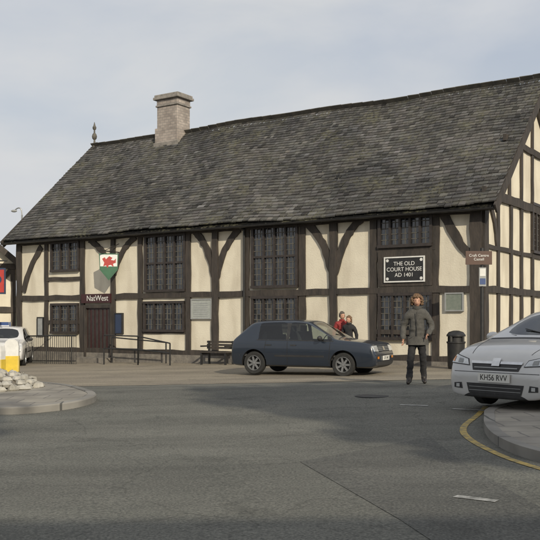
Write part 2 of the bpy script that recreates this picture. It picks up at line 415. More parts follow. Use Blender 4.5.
ft([(.17,0),(.17,5.0)],.34,.092,gb)
for y in(1.35,2.55,3.6,4.8,6.0,7.1,8.3,9.43): ft([(y,.3),(y,5.0)],.2,None,gb)
for y in(2.4,3.6,4.8,6.0,7.2): ft([(y,5.2),(y,min(8.8,4.75+(HW-abs(y-HW))*.9))],.18,None,gb)
brace([(.5,5.0),(1.0,4.3),(1.25,3.6)],.2,gb); brace([(1.0,5.25),(1.9,5.7),(2.4,6.5),(3.4,7.0)],.2,gb); brace([(8.6,5.25),(7.7,5.7),(7.2,6.5),(6.2,7.0)],.2,gb)
ft([(0.0,4.68),(HW,9.02)],.26,.08,gb); ft([(2*HW,4.68),(HW,9.02)],.26,.083,gb)
tb.build('timber_frame',house,recalc=True)
# windows
wb=MB(M_frame,M_glassW)
def window(x0,x1,z0,z1,nl,nt=1,fn=fr,pw=.15,ph=.19):
    if x1<x0:x0,x1=x1,x0
    if z1<z0:z0,z1=z1,z0
    D=.1
    def rect(a,c_,e,f,d0,d1,m=M_frame): wb.prism([(a,e),(c_,e),(c_,f),(a,f)],fn,d0,d1,m)
    rect(x0-.07,x1+.07,z0-.07,z0+.02,-.005,D+U(.02,.04)); rect(x0-.07,x1+.07,z1-.02,z1+.07,-.005,D+U(0,.01))
    rect(x0-.07,x0+.02,z0,z1,-.005,D-.005); rect(x1-.02,x1+.07,z0,z1,-.005,D-.007)
    for i in range(1,nl):
        x=x0+(x1-x0)*i/nl; rect(x-.035,x+.035,z0,z1,-.005,D-.012)
    for j in range(1,nt):
        z=z0+(z1-z0)*j/nt; rect(x0,x1,z-.035,z+.035,-.005,D-.018)
    cx=max(1,round((x1-x0)/nl/pw))*nl; cz=max(1,round((z1-z0)/nt/ph))*nt
    for i in range(cx):
        for j in range(cz):
            a=x0+(x1-x0)*i/cx; c_=x0+(x1-x0)*(i+1)/cx; e=z0+(z1-z0)*j/cz; f=z0+(z1-z0)*(j+1)/cz
            t1,t2=U(-.004,.004),U(-.003,.006)
            wb.add([fn(a,e,.02+t1+t2),fn(c_,e,.02-t1+t2),fn(c_,f,.02-t1-t2),fn(a,f,.02+t1-t2)],[(0,1,2,3)],M_glassW)
    for i in range(1,cx):
        x=x0+(x1-x0)*i/cx; rect(x-.011,x+.011,z0,z1,.012,.034,M_lead)
    for j in range(1,cz):
        z=z0+(z1-z0)*j/cz; rect(x0,x1,z-.011,z+.011,.012,.036,M_lead)
def wpx(a,c_,y0,y1,nl,nt=1):
    m_=(a+c_)/2; window(Fx(a),Fx(c_),F(m_,y1)[1],F(m_,y0)[1],nl,nt)
wpx(53,79,243,270,3); wpx(53,78,305,332,3)
wpx(147,185,236,290,4,2); wpx(146,184,303,330,4)
wpx(254,297,227,286,4,2); wpx(254,297,298,325,4)
wpx(381,431,216,245,5); wpx(381,431,295,338,4)
y0=G(531,228)[0]
window(y0,y0+1.2,G(535,252)[1],G(535,206)[1],3,1,gb)
wb.build('windows',house)
# door
db=MB(M_frame,M_timber)
a,c_=Fx(88),Fx(112); z1=F(100,308)[1]
db.prism([(a,.05),(c_,.05),(c_,z1),(a,z1)],fr,-.02,.03,M_maroon)
for k in range(6):
    x=a+(c_-a)*(k+.5)/6; db.prism([(x-.06,.1),(x+.06,.1),(x+.06,z1-.05),(x-.06,z1-.05)],fr,.02,.045+.002*k,M_frame)
db.prism([(a-.1,0),(a,0),(a,z1+.12),(a-.1,z1+.12)],fr,0,.13,M_timber); db.prism([(c_,0),(c_+.1,0),(c_+.1,z1+.12),(c_,z1+.12)],fr,0,.13,M_timber)
db.prism([(a,z1),(c_,z1),(c_,z1+.12),(a,z1+.12)],fr,0,.128,M_timber)
db.box(((a+c_)/2,-.35,-.14),(c_-a+.5,.7,.3),M_stone)
db.build('door',house)
# roof
EY,EZ,RZ=-.35,4.63,9.37
X0,X1=-L-.5,.5
rb=MB(M_timber,M_slate)
rb.prism([(EY,EZ-.03),(HW,RZ-.04),(2*HW-EY,EZ-.03),(2*HW-EY,EZ-.13),(HW,RZ-.14),(EY,EZ-.13)],lambda y,z,d:(d,y,z),X0,X1,M_slate)
def wav(x,s): return .035*(1+math.sin(x*.55+1.2))+.02*(1+math.sin(x*1.35+s*.8))
sl=math.hypot(HW-EY,RZ-EZ); uy,uz=(HW-EY)/sl,(RZ-EZ)/sl
sb=MB(M_slate); NC=40; ex=sl/NC
def slates():
    for j in range(NC):
        x=X0-.02+(0 if j%2 else -.12)+U(-.05,.05); s0=j*ex
        wbase=.27-.11*j/NC
        while x<X1+.01:
            w=wbase*U(.7,1.3); xa=max(x,X0-.03); xb=min(x+w-.008,X1+.03)
            if xb-xa>.03:
                lo=s0+U(-.02,.016); hi=min(sl,s0+ex*1.25); h0=.03+U(0,.014); h1=.008
                def pt(xx,s,h):
                    return (xx,EY+uy*s,EZ+uz*s+h/uy+wav(xx,s))
                vs=[pt(xa,lo,h0),pt(xb,lo+U(-.008,.008),h0+U(-.005,.005)),pt(xb,hi,h1),pt(xa,hi,h1),pt(xa,lo,h0-.03),pt(xb,lo,h0-.03)]
                sb.add(vs,[(0,1,2,3),(4,5,1,0)],M_slate)
                t=U(.6,1.35)*(1.0+.1*math.sin(x*.7+j*.2)); 
                if R()<.04: t*=1.5
                if R()<.06: t*=.5
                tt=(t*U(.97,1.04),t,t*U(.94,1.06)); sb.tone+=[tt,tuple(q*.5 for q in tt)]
            x+=w
slates()
sb.build('roof_slates',house,recalc=False)
x=X0
while x<X1:
    w=.45; h=wav(x,sl)
    M_=MT(x+w/2,HW,RZ+h-.04)@Matrix.Rotation(U(-.02,.02),4,'Y')
    for sgn in(1,-1): rb.box((0,0,0),(w-.012,.24,.03),M_lead,M_@Matrix.Rotation(-sgn*math.radians(42),4,'X')@MT(0,-.10*sgn,.0))
    x+=w
for X in(X0-.02,X1+.02):
    for sgn in(1,-1):
        P=[(EY-.02,EZ-.1),(HW,RZ-.1)]; 
        if sgn<0: P=[(2*HW-p[0],p[1]) for p in P]
        rb.ribbon(P,.28,lambda y,z,d:(d,y,z),X-.03,X+.03+.002*sgn,M_timber)
n=7
gv=[]
for X in(X0,X1):
    for i in range(n):
        t=math.pi*i/(n-1); gv.append((X,EY-.06+.065*math.cos(t),EZ-.06-.065*math.sin(t)))
rb.add(gv,[(i,i+1,n+i+1,n+i) for i in range(n-1)],M_black)
rb.cyl((Fx(246),-.12,4.5),(Fx(246),-.12,.1),.0375,M_black); rb.cyl((Fx(246),-.12,4.5),(Fx(246),EY-.04,4.53),.0375,M_black)
rb.build('roof',house)
# chimney
def Rg(px):
    rx,ry=C[0]+HW*AY[0],C[1]+HW*AY[1]; u=(px-270)/FPX
    t=(rx-ry*u)/(.8369+.5474*u); return -t,ry+.5474*t
cx_,cY=Rg(175); top=E+(HZ-95)*(cY-.3)/FPX
cb=MB(M_chim,M_cap)
def cbx(w,d,z0,z1,m): cb.box((cx_,HW-.1,(z0+z1)/2),(w,d,z1-z0),m)
cbx(1.25,1.0,7.9,9.62,M_chim); cbx(1.35,1.1,8.6,9.0,M_cap)
cbx(1.12,.86,9.61,top-.5,M_chim); cbx(1.22,.96,top-.5,top-.42,M_cap);cbx(1.14,.88,top-.43,top-.20,M_chim); cbx(1.38,1.10,top-.20,top-.08,M_cap); cbx(1.3,1.02,top-.09,top+.02,M_cap)
cb.build('chimney_stack',house,bevel=.025)
fb=MB(M_lead)
fb.lathe([(.09,-.1),(.1,.1),(.05,.16),(.04,.3),(.1,.36),(.12,.46),(.09,.56),(.04,.62),(.035,.75),(.08,.8),(.09,.88),(.05,.95),(.01,1.12)],(X0+.1,HW,RZ+.05),M_lead,12)
fb.build('roof_finial',house,smooth=True)
# ------------ wall fixtures
def board(a,c_,y0_,y1_,m,name,d=.1,frame=None,parent=house):
    q=MB(m); mx=(a+c_)/2; x0,x1=Fx(a),Fx(c_); z0,z1=F(mx,y1_)[1],F(mx,y0_)[1]
    q.prism([(x0,z0),(x1,z0),(x1,z1),(x0,z1)],fr,-.0,d,m)
    if frame:
        for r_ in([(x0-.04,z0-.04),(x1+.04,z0-.04),(x1+.04,z0),(x0-.04,z0)],[(x0-.04,z1),(x1+.04,z1),(x1+.04,z1+.04),(x0-.04,z1+.04)],[(x0-.04,z0),(x0,z0),(x0,z1),(x0-.04,z1)],[(x1,z0),(x1+.04,z0),(x1+.04,z1),(x1,z1)]):
            q.prism(r_,fr,-.0,d+.02,frame)
    q.build(name,parent); return (x0+x1)/2,(z0+z1)/2,x1-x0,z1-z0
sg=empty('court_house_name_sign',(C[0],C[1],0),ROT)
board(379,433,251,286,M_timber,'backing',.09,None,sg)
x,z,w,h=board(387,425,258,281,M_black,'panel',.12,M_white,sg)
text('THE OLD\nCOURT HOUSE\nAD 1401',.17,M_white,sg,MT(x,-.125,z)@RX,'lettering',sx=.98)
q=MB(M_white)
for sx_ in(-1,1):
    for sz_ in(-1,1): q.prism([(x+sx_*(w/2-.07)+.05*math.cos(k*1.05),z+sz_*(h/2-.07)+.05*math.sin(k*1.05)) for k in range(6)],fr,.12,.125,M_white)
q.build('corner_rosettes',sg)
sg=empty('bank_sign',(C[0],C[1],0),ROT)
x,z,w,h=board(84,113,294,303,M_maroon,'panel',.16,None,sg)
text('NatWest',.30,M_white,sg,MT(x+.1,-.163,z)@RX,'lettering')
for a,c_,y0_,y1_,m,nm,f in((193,212,300,318,M_plaque,'information_board',M_grey),(447,463,294,310,M_plaqueg,'wall_plaque',M_grey),(116.5,123,314,333,M_dblue,'cash_machine_sign',M_black),(39,44,318,335,M_grey,'wall_notice',M_black)):
    sg=empty(nm,(C[0],C[1],0),ROT); board(a,c_,y0_,y1_,m,'panel',.07,f,sg)
    if nm=='information_board':
        q=MB(M_grey); xx0,xx1=Fx(194.5),Fx(210.5); zt=F(202,303)[1]
        for k in range(8): q.prism([(xx0,zt-.075*k),(xx1-U(0,.2),zt-.075*k),(xx1-.1,zt-.03-.075*k),(xx0,zt-.03-.075*k)],fr,.07,.073,M_grey)
        q.build('printed_lines',sg)
# projecting shield sign
sg=empty('projecting_shield_sign',(C[0],C[1],0),ROT)
q=MB(M_white); x=Fx(119); zc=F(114,268)[1]
q.cyl((x,0,zc+.58),(x,-.95,zc+.58),.02,M_black); q.cyl((x,0,zc+.9),(x,-.8,zc+.58),.012,M_black)
hexa=[(-.36,.5),(.36,.5),(.33,-.1),(0,-.5),(-.33,-.1)]
Rm=MT(x,-.55,zc)@Matrix.Rotation(math.radians(40),4,'Z')
def pr(poly,d0,d1,m): q.prism(poly,lambda a,c_,d:tuple(Rm@Vector((a,-d,c_))),d0,d1,m)
pr(hexa,-.02,.02,M_green); pr([(-.32,.46),(.32,.46),(.31,.02),(-.31,.02)],.02,.026,M_white); pr([(-.31,.02),(.31,.02),(.3,-.08),(0,-.44),(-.3,-.08)],.02,.0255,M_green)
pr([(-.24,.3),(-.14,.36),(-.1,.28),(.02,.4),(.14,.34),(.08,.26),(.2,.24),(.26,.32),(.26,.16),(.16,.12),(.18,.0),(.08,.08),(0,.06),(-.04,-.04),(-.1,.06),(-.2,.02),(-.16,.16)],.026,.031,M_red)
q.build('shield',sg)
# ------------------------------------------------------------------ railings
rl=empty('ramp_railings',(C[0],C[1],0),ROT); q=MB(M_black)
yo=-1.6
def gzl(xl,yl): return gz(C[0]+AX[0]*xl+AY[0]*yl,C[1]+AX[1]*xl+AY[1]*yl)
def Fo(px,yoff):
    u=(px-270)/FPX; bx,by=C[0]+yoff*AY[0],C[1]+yoff*AY[1]
    return -((bx-by*u)/(.8369+.5474*u))
def rail(px0,px1,h0,h1,bal=.11,dens=True,yo=yo):
    xa,xb=Fo(px0,yo),Fo(px1,yo); g0,g1=gzl(xa,yo),gzl(xb,yo)
    if dens:
        q.tube([(xa,yo,g0+h0),(xb,yo,g1+h1)],.024,M_black); q.tube([(xa,yo,g0+.12),(xb,yo,g1+.12)],.018,M_black)
        n=int((xb-xa)/bal)
        for i in range(n+1):
            x=xa+(xb-xa)*i/n; gg=g0+(g1-g0)*i/n; q.cyl((x,yo,gg),(x,yo,gg+h0+(h1-h0)*i/n),.011 if i%12 else .026,M_black,6)
    else:
        for k in(1,.55): q.tube([(xa,yo,g0+h0*k),(xb,yo,g1+h1*k)],.024,M_black)
        n=max(1,int((xb-xa)/1.1))
        for i in range(n+1):
            x=xa+(xb-xa)*i/n; gg=g0+(g1-g0)*i/n; q.cyl((x,yo,gg-.1),(x,yo,gg+h0+(h1-h0)*i/n),.026,M_black,8)
rail(22,76,1.05,1.05)
rail(104,138,1.05,1.0,dens=False); rail(138,170,1.0,.75,dens=False)
rail(112,166,.95,.75,dens=False,yo=-.5)
xa=Fo(22,yo); q.tube([(xa,yo,gzl(xa,yo)+1.05),(xa,-.1,gzl(xa,yo)+1.05)],.022,M_black)
q.build('rails_and_posts',rl)
# bench
bn=empty('park_bench',(C[0],C[1],0),ROT); q=MB(M_timber); x=Fo(216,-.8); gg=gzl(x,-.8)
for k in range(4): q.box((x,-.95+.12*k,gg+.42),(1.2,.09,.035),M_timber)
for k in range(3): q.box((x,-.5,gg+.56+.1*k),(1.2,.03,.07),M_timber)
for s_ in(-.5,.5):
    q.box((x+s_,-.95,gg+.2),(.06,.06,.42),M_black); q.box((x+s_,-.52,gg+.4),(.06,.06,.8),M_black); q.box((x+s_,-.74,gg+.37),(.05,.45,.05),M_black); q.box((x+s_,-.76,gg+.62),(.05,.45,.05),M_black)
q.build('frame_and_slats',bn)
# ------------------------------------------------------------------ sign pole & bin
def wp(px,Y): return ((px-270)/FPX*Y,Y)
X,Y=wp(482,23.2); z=gz(X,Y)
sp_=empty('direction_sign_post',(X,Y,z)); q=MB(M_black)
q.cyl((0,0,-.1),(0,0,E-z+(HZ-248)*Y/FPX),.045,M_black); q.build('post',sp_)
zc=E-z+(HZ-258)*Y/FPX
q=MB(M_brown); q.box((-.1,-.06,zc),(.70,.03,.36),M_brown); q.build('finger_board',sp_)
text('Craft Centre\nCastell',.10,M_white,sp_,MT(-.1,-.078,zc+.01)@RX)
q=MB(M_blue); zb=E-z+(HZ-277)*Y/FPX; q.box((0,-.06,zb),(.19,.03,.5),M_grey); q.box((0,-.078,zb+.12),(.15,.008,.2),M_white); q.box((0,-.078,zb-.12),(.15,.008,.16),M_blue); q.build('parking_panel',sp_)
X,Y=wp(456,24.0); z=gz(X,Y)
lb=MB(M_blackp,M_black)
lb.lathe([(0,0),(.2,0),(.22,.03),(.23,.1),(.24,.7),(.26,.72),(.26,.76)],(0,0,0),M_black,20)
lb.lathe([(.26,.9),(.26,.94),(.2,1.02),(.08,1.06),(0,1.065)],(0,0,0),M_black,20)
for k in range(4):
    t=math.pi/4+k*math.pi/2; lb.box((.235*math.cos(t),.235*math.sin(t),.83),(.05,.05,.18),M_black)
lb.lathe([(.19,.2),(.19,.9)],(0,0,0),M_blackp,16)
lb.build('litter_bin',loc=(X,Y,z),smooth=True)
# ------------------------------------------------------------------ island: stone mound + bollards
ic=P2G(-8,394); mb=MB(M_rubble); zc=gz(*ic)+.1
for ring,(rr,hh,nn) in enumerate(((.85,.04,24),(.74,.13,20),(.6,.2,16),(.42,.26,11),(.2,.3,6))):
    for i in range(nn):
        t=2*math.pi*(i+.5*(ring%2))/nn+U(-.12,.12)
        mb.blob((ic[0]+rr*math.cos(t),ic[1]+rr*math.sin(t)*1.1,zc+hh),(U(.08,.15),U(.08,.15),U(.06,.1)),M_rubble,7,.4,None)
mb.lathe([(.8,0),(.6,.18),(.4,.26),(0,.3)],(ic[0],ic[1],zc),M_stone,16)
mb.build('stone_mound',smooth=True,ang=35)
def bollard(name,x,y,h,rot=0,face=M_yellow,fh=.55):
    e=empty(name,(x,y,gz(x,y)+.1),rot); q=MB(M_blackp)
    q.box((0,0,.05),(.40,.28,.10),M_blackp)
    prf=[(-.17,.10),(.17,.10),(.185,h-.2),(.16,h-.07),(.08,h),(-.08,h),(-.16,h-.07),(-.185,h-.2)]
    q.prism(prf,lambda a,c_,d:(a,d,c_),-.1,.1,M_white)
    q.prism([(-.165,.12),(.165,.12),(.175,h*fh),(-.175,h*fh)],lambda a,c_,d:(a,d,c_),-.112,.112,face)
    q.prism([(.169,.12),(.186,.12),(.19,h*fh),(.18,h*fh)],lambda a,c_,d:(a,d,c_),-.10,.10,face)
    q.build('body',e,bevel=.03)
bx=P2G(12,380); bollard('traffic_bollard',bx[0],bx[1],.98,.15)
bx=P2G(-3,383); bollard('traffic_bollard',bx[0],bx[1],.9,-.3)
# ------------------------------------------------------------------ cars
def carpaint(name,c,metal=.0,rough=.3):
    return mat(name,c,tuple(v*.93 for v in c),rough,3,3,metal=metal,coat=.7)
M_cglass=glassmat()
M_lens=mat('headlamp_lens',(.6,.62,.63),(.48,.5,.51),.1,30,metal=.3,coat=1)
M_amber=mat('indicator_amber',(.7,.25,.03),(.6,.2,.02),.2,8,coat=.8)
M_tail=mat('tail_lamp',(.35,.02,.02),(.3,.015,.015),.2,8,coat=.8)
M_alloy=mat('alloy',(.42,.43,.44),(.36,.37,.38),.35,8,metal=.7)
M_steelw=mat('wheel_trim_grey',(.2,.205,.21),(.15,.155,.16),.5,8,metal=.3)
M_chrome=mat('chrome',(.7,.7,.7),(.6,.6,.6),.15,8,metal=1)
M_plate=mat('number_plate',(.7,.7,.66),(.66,.66,.62),.4,5)
M_seat=mat('seat_fabric',(.05,.052,.055),(.035,.036,.04),.9,12)
def car(name,loc,head,st,axf,axr,wr,hw,paint,glassfn,style,wheelm=None):
    wheelm=wheelm or M_alloy
    e=empty(name,(loc[0],loc[1],loc[2]),head)
    n=len(st); ring=[]
    for s in st:
        x,zb,zbelt,w,zr,wrf=s
        hz=(zb+zbelt)/2
        half=[(0,zb),(w*.8,zb),(w*.95,zb+.05),(w,hz),(w*.99,zbelt-.07),(w*.955,zbelt),(wrf+.03 if zr-zbelt>.2 else wrf+.05,zr-.05 if zr-zbelt>.2 else zr-.012),(wrf*.86,zr),(0,zr+.02)]
        ring.append([(x,y,z) for y,z in half]+[(x,-y,z) for y,z in half[-2:0:-1]])
    k=len(ring[0]); b=MB(paint,M_cglass,M_blackp)
    b.v=[p for r_ in ring for p in r_]
    for i in range(n-1):
        xm=(st[i][0]+st[i+1][0])/2
        for j in range(k):
            jj=(j+1)%k; b.f.append([i*k+j,i*k+jj,(i+1)*k+jj,(i+1)*k+j])
            band=j if j<8 else 15-j
            g_=glassfn(xm,band)
            if band<=0: g_=2
            b.m.append(g_)
    b.f.append(list(range(k))[::-1]); b.m.append(0); b.f.append([(n-1)*k+j for j in range(k)]); b.m.append(0)
    body=b.build('body',e,smooth=False)
    me=body.data
    cr=me.attributes.new('crease_edge','FLOAT','EDGE')
    em={}
    for p in me.polygons:
        for ek in p.edge_keys: em.setdefault(ek,[]).append(p.material_index)
    for ed in me.edges:
        a_,b_=ed.vertices; ja,jb=a_%k,b_%k; c_=0
        mm=em.get(tuple(sorted((a_,b_))),[])
        if len(mm)==2 and (mm[0]==1)!=(mm[1]==1): c_=.85
        elif ja==jb and ja in(5,11): c_=.55
        elif ja==jb and ja in(6,10): c_=.35
        elif ja==jb and ja in(2,14): c_=.5
        cr.data[ed.index].value=c_
    sub=body.modifiers.new('s','SUBSURF'); sub.levels=2; sub.render_levels=2
    cut=MB(M_blackp)
    for ax in(axf,axr):
        for s_ in(1,-1): cut.cyl((ax,s_*(hw-.26),wr+.01),(ax,s_*(hw+.2),wr+.01),wr+.055,M_blackp,32)
    co=cut.build('wheel_arch_cutter',e)
    bo=body.modifiers.new('b','BOOLEAN'); bo.object=co; bo.operation='DIFFERENCE'; bo.solver='EXACT'
    try: bo.material_mode='TRANSFER'
    except Exception: pass
    dg=bpy.context.evaluated_depsgraph_get(); dg.update()
    nm=bpy.data.meshes.new_from_object(body.evaluated_get(dg)); body.modifiers.clear(); body.data=nm
    bpy.data.objects.remove(co)
    for p in nm.polygons: p.use_smooth=True
    try: nm.set_sharp_from_angle(angle=math.radians(40))
    except Exception: pass
    bm=bmesh.new(); bm.from_mesh(nm); bv=BVHTree.FromBMesh(bm)
    def patch(pts,dr,m,off=.005,nu=8,nv=4,q=None):
        vs=[]
        for jv in range(nv+1):
            for iu in range(nu+1):
                u,v=iu/nu,jv/nv
                a=[(pts[0][c]*(1-u)+pts[1][c]*u)*(1-v)+(pts[3][c]*(1-u)+pts[2][c]*u)*v for c in(0,1)]
                if dr in'LR':
                    s_=1 if dr=='L' else -1; o=Vector((a[0],2*s_,a[1])); d=Vector((0,-s_,0))
                elif dr=='T': o=Vector((a[0],a[1],3)); d=Vector((0,0,-1))
                else:
                    s_=1 if dr=='F' else -1; o=Vector((4*s_,a[0],a[1])); d=Vector((-s_,0,0))
                h=bv.ray_cast(o,d)
                if h[0] is None: return
                nn_=h[1] if h[1].dot(d)<0 else -h[1]
                vs.append(h[0]+nn_*off)
        det.add(vs,[(j*(nu+1)+i,j*(nu+1)+i+1,(j+1)*(nu+1)+i+1,(j+1)*(nu+1)+i) for j in range(nv) for i in range(nu)],m)
    det=MB(M_blackp)
    style(patch,det,e)
    det.build('trim_and_lights',e,recalc=False,smooth=False)
    bm.free()
    it=MB(M_seat)
    for s_ in(.36,-.36):
        it.box((.0,s_,.62),(.5,.48,.16),M_seat); it.box((-.27,s_,.86),(.13,.46,.52),M_seat,MT(-.27,0,.86)@Matrix.Rotation(-.18,4,'Y')@MT(.27,0,-.86)); it.box((-.36,s_,1.2),(.09,.26,.16),M_seat)
        it.box((-1.12,s_*.95,1.05),(.08,.24,.12),M_seat)
    it.box((-.78,0,.60),(.5,1.25,.16),M_seat); it.box((-1.06,0,.82),(.14,1.25,.44),M_seat); it.box((.88,0,.78),(.34,1.4,.18),M_blackp); it.box((-1.42,0,.84),(.5,1.2,.03),M_blackp); it.box((-.2,0,.42),(2.3,1.5,.05),M_blackp)
    for q_ in range(14):
        a0,a1=2*math.pi*q_/14,2*math.pi*(q_+1)/14
        f_=lambda t:(.55+.06*math.sin(t),-.36+.18*math.cos(t),.88+.16*math.sin(t))
        it.cyl(f_(a0),f_(a1),.014,M_blackp,6)
    it.build('interior',e,bevel=.03)
    for i,ax in enumerate((axf,axr)):
        for s_ in(1,-1):
            q=MB(M_rubber,wheelm); yo_=s_*(hw-.1)
            Mw=MT(ax,yo_,wr)@Matrix.Rotation(-s_*math.pi/2,4,'X')
            q.lathe([(wr*.62,-.1),(wr*.9,-.1),(wr,-.07),(wr,.06),(wr*.93,.09),(wr*.68,.085),(wr*.62,.06)],(0,0,0),M_rubber,32,Mw)
            q.lathe([(wr*.66,.085),(wr*.62,.075),(wr*.6,.02),(wr*.58,.0),(0,0)],(0,0,0),M_blackp,24,Mw)
            q.lathe([(wr*.66,.086),(wr*.63,.09),(wr*.59,.06),(wr*.59,.02)],(0,0,0),wheelm,28,Mw)
            q.lathe([(0,.075),(wr*.14,.07),(wr*.17,.04)],(0,0,0),wheelm,14,Mw)
            for kk in range(7):
                t=2*math.pi*kk/7
                q.box((wr*.38,0,.055),(wr*.46,wr*.17,.02),wheelm,Mw@Matrix.Rotation(t,4,'Z'))
            q.build('wheel_%d'%(i*2+(s_>0)+1),e,smooth=True)
    return e
def seams(patch,segs,w=.006,side='LR',m=None,off=.003):
    for s_ in side:
        for (x0,z0,x1,z1) in segs:
            dx,dz=x1-x0,z1-z0; l=math.hypot(dx,dz); nx_,nz_=-dz/l*w,dx/l*w
            patch([(x0-nx_,z0-nz_),(x1-nx_,z1-nz_),(x1+nx_,z1+nz_),(x0+nx_,z0+nz_)],s_,m or M_black,off,10,1)
st_g=[(-1.98,.42,.56,.72,.58,.62),(-1.965,.30,.60,.79,.62,.70),(-1.93,.24,.72,.82,.75,.74),(-1.90,.22,.86,.83,.90,.73),(-1.86,.2,.90,.84,.95,.71),(-1.50,.2,.915,.85,1.32,.60),(-1.38,.2,.915,.85,1.38,.60),(-1.16,.2,.91,.85,1.405,.61),(-.80,.2,.91,.85,1.42,.61),(-.36,.2,.905,.85,1.425,.62),(-.28,.2,.905,.85,1.425,.62),(.02,.2,.895,.85,1.41,.61),(.18,.2,.895,.85,1.39,.60),(.25,.2,.89,.85,1.345,.60),(.90,.2,.88,.85,.975,.70),(1.0,.2,.87,.85,.925,.72),(1.5,.2,.83,.845,.895,.72),(1.82,.2,.79,.83,.855,.72),(1.95,.22,.75,.81,.81,.71),(1.985,.25,.62,.79,.65,.70),(2.03,.26,.56,.76,.58,.66),(2.04,.33,.50,.68,.52,.6)]
def gl_g(x,band):
    if band==5:
        if -1.16<x<-.36 or -.28<x<.90: return 1
        if -.36<x<-.28: return 2
    if band==7 and (.25<x<.90 or -1.86<x<-1.50): return 1
    return 0
def sty_g(p,d,e):
    for s_ in(1,-1):
        p([(s_*.45,.63),(s_*.76,.64),(s_*.77,.77),(s_*.45,.78)],'F',M_lens,.01)
        p([(s_*.50,.45),(s_*.64,.45),(s_*.64,.51),(s_*.50,.51)],'F',M_amber,.01)
        p([(s_*.52,.68),(s_*.74,.68),(s_*.74,.86),(s_*.6,.86)],'B',M_tail,.008)
    p([(-.45,.63),(.45,.63),(.45,.77),(-.45,.77)],'F',M_blackp,.008,12,2)
    for z in(.66,.70,.735): p([(-.44,z-.005),(.44,z-.005),(.44,z+.005),(-.44,z+.005)],'F',M_grey,.014,12,1)
    p([(-.06,.65),(.06,.65),(.06,.75),(-.06,.75)],'F',M_chrome,.018,2,2)
    p([(-.7,.29),(.7,.29),(.7,.38),(-.7,.38)],'F',M_blackp,.006,14,1)
    p([(-.73,.535),(.73,.535),(.73,.56),(-.73,.56)],'F',M_blackp,.006,14,1)
    d.box((2.06,0,.465),(.02,.5,.11),M_plate)
    text('L371 UNC',.095,M_black,e,MT(2.072,0,.465)@Matrix.Rotation(math.pi/2,4,'Z')@RX,'plate_text',.001,.9)
    p([(-.27,.55),(.27,.55),(.27,.66),(-.27,.66)],'B',M_plate,.01,4,1)
    seams(p,[(.82,.32,.86,.88),(-.32,.3,-.32,.88),(-.98,.6,-.93,.88)])
    seams(p,[(-1.2,.905,.94,.885)],.010)
    seams(p,[(-1.7,.50,1.7,.50)],.024,m=M_blackp)
    seams(p,[(-.95,.25,.85,.25)],.025,m=M_blackp)
    for s_ in'LR':
        for x in(-.15,-.85): p([(x-.08,.76),(x+.08,.76),(x+.08,.79),(x-.08,.79)],s_,M_blackp,.015,2,1)
    for s_ in(1,-1):
        d.blob((.62,s_*.94,.96),(.06,.1,.065),M_blackp,10); d.box((.64,s_*.86,.93),(.05,.12,.03),M_blackp)
        p([(1.12,s_*.62),(1.9,s_*.60),(1.9,s_*.59),(1.12,s_*.61)],'T',M_black,.003,10,1)
    d.tube([(.92,.3,.965),(.78,-.2,1.065)],.008,M_black); d.tube([(.92,-.25,.965),(.79,-.62,1.03)],.008,M_black)
    d.cyl((-1.25,0,1.40),(-1.5,0,1.65),.006,M_black)
M_carblue=carpaint('dark_blue_paint',(.014,.021,.034),.05,.3)
def onground(px,Y):
    X=(px-270)/FPX*Y; return (X,Y,gz(X,Y)+.006)
car('dark_hatchback_car',onground(311,23.0),math.radians(-25),st_g,1.20,-1.28,.30,.845,M_carblue,gl_g,sty_g,M_steelw)
st_a=[(-2.1,.42,.60,.74,.62,.62),(-2.08,.30,.66,.81,.69,.70),(-2.02,.24,.85,.85,.89,.74),(-1.98,.22,.95,.86,1.0,.72),(-1.9,.2,.97,.87,1.08,.70),(-1.62,.2,.98,.875,1.36,.60),(-1.45,.2,.97,.88,1.41,.60),(-.9,.2,.96,.88,1.455,.62),(-.2,.2,.95,.88,1.47,.63),(-.1,.2,.95,.88,1.47,.63),(.3,.2,.94,.88,1.445,.62),(.42,.2,.935,.88,1.40,.61),(1.20,.2,.92,.88,1.05,.72),(1.30,.2,.90,.88,1.0,.74),(1.6,.2,.86,.875,.955,.73),(1.85,.2,.80,.865,.89,.72),(2.0,.2,.74,.85,.81,.70),(2.07,.19,.69,.83,.74,.68),(2.12,.18,.62,.81,.65,.66),(2.16,.18,.52,.77,.55,.6),(2.165,.24,.45,.68,.48,.52)]
def gl_a(x,band):
    if band==5:
        if -1.45<x<-.2 or -.1<x<1.20: return 1
        if -.2<x<-.1: return 2
    if band==7 and (.42<x<1.20 or -1.9<x<-1.62): return 1
    return 0
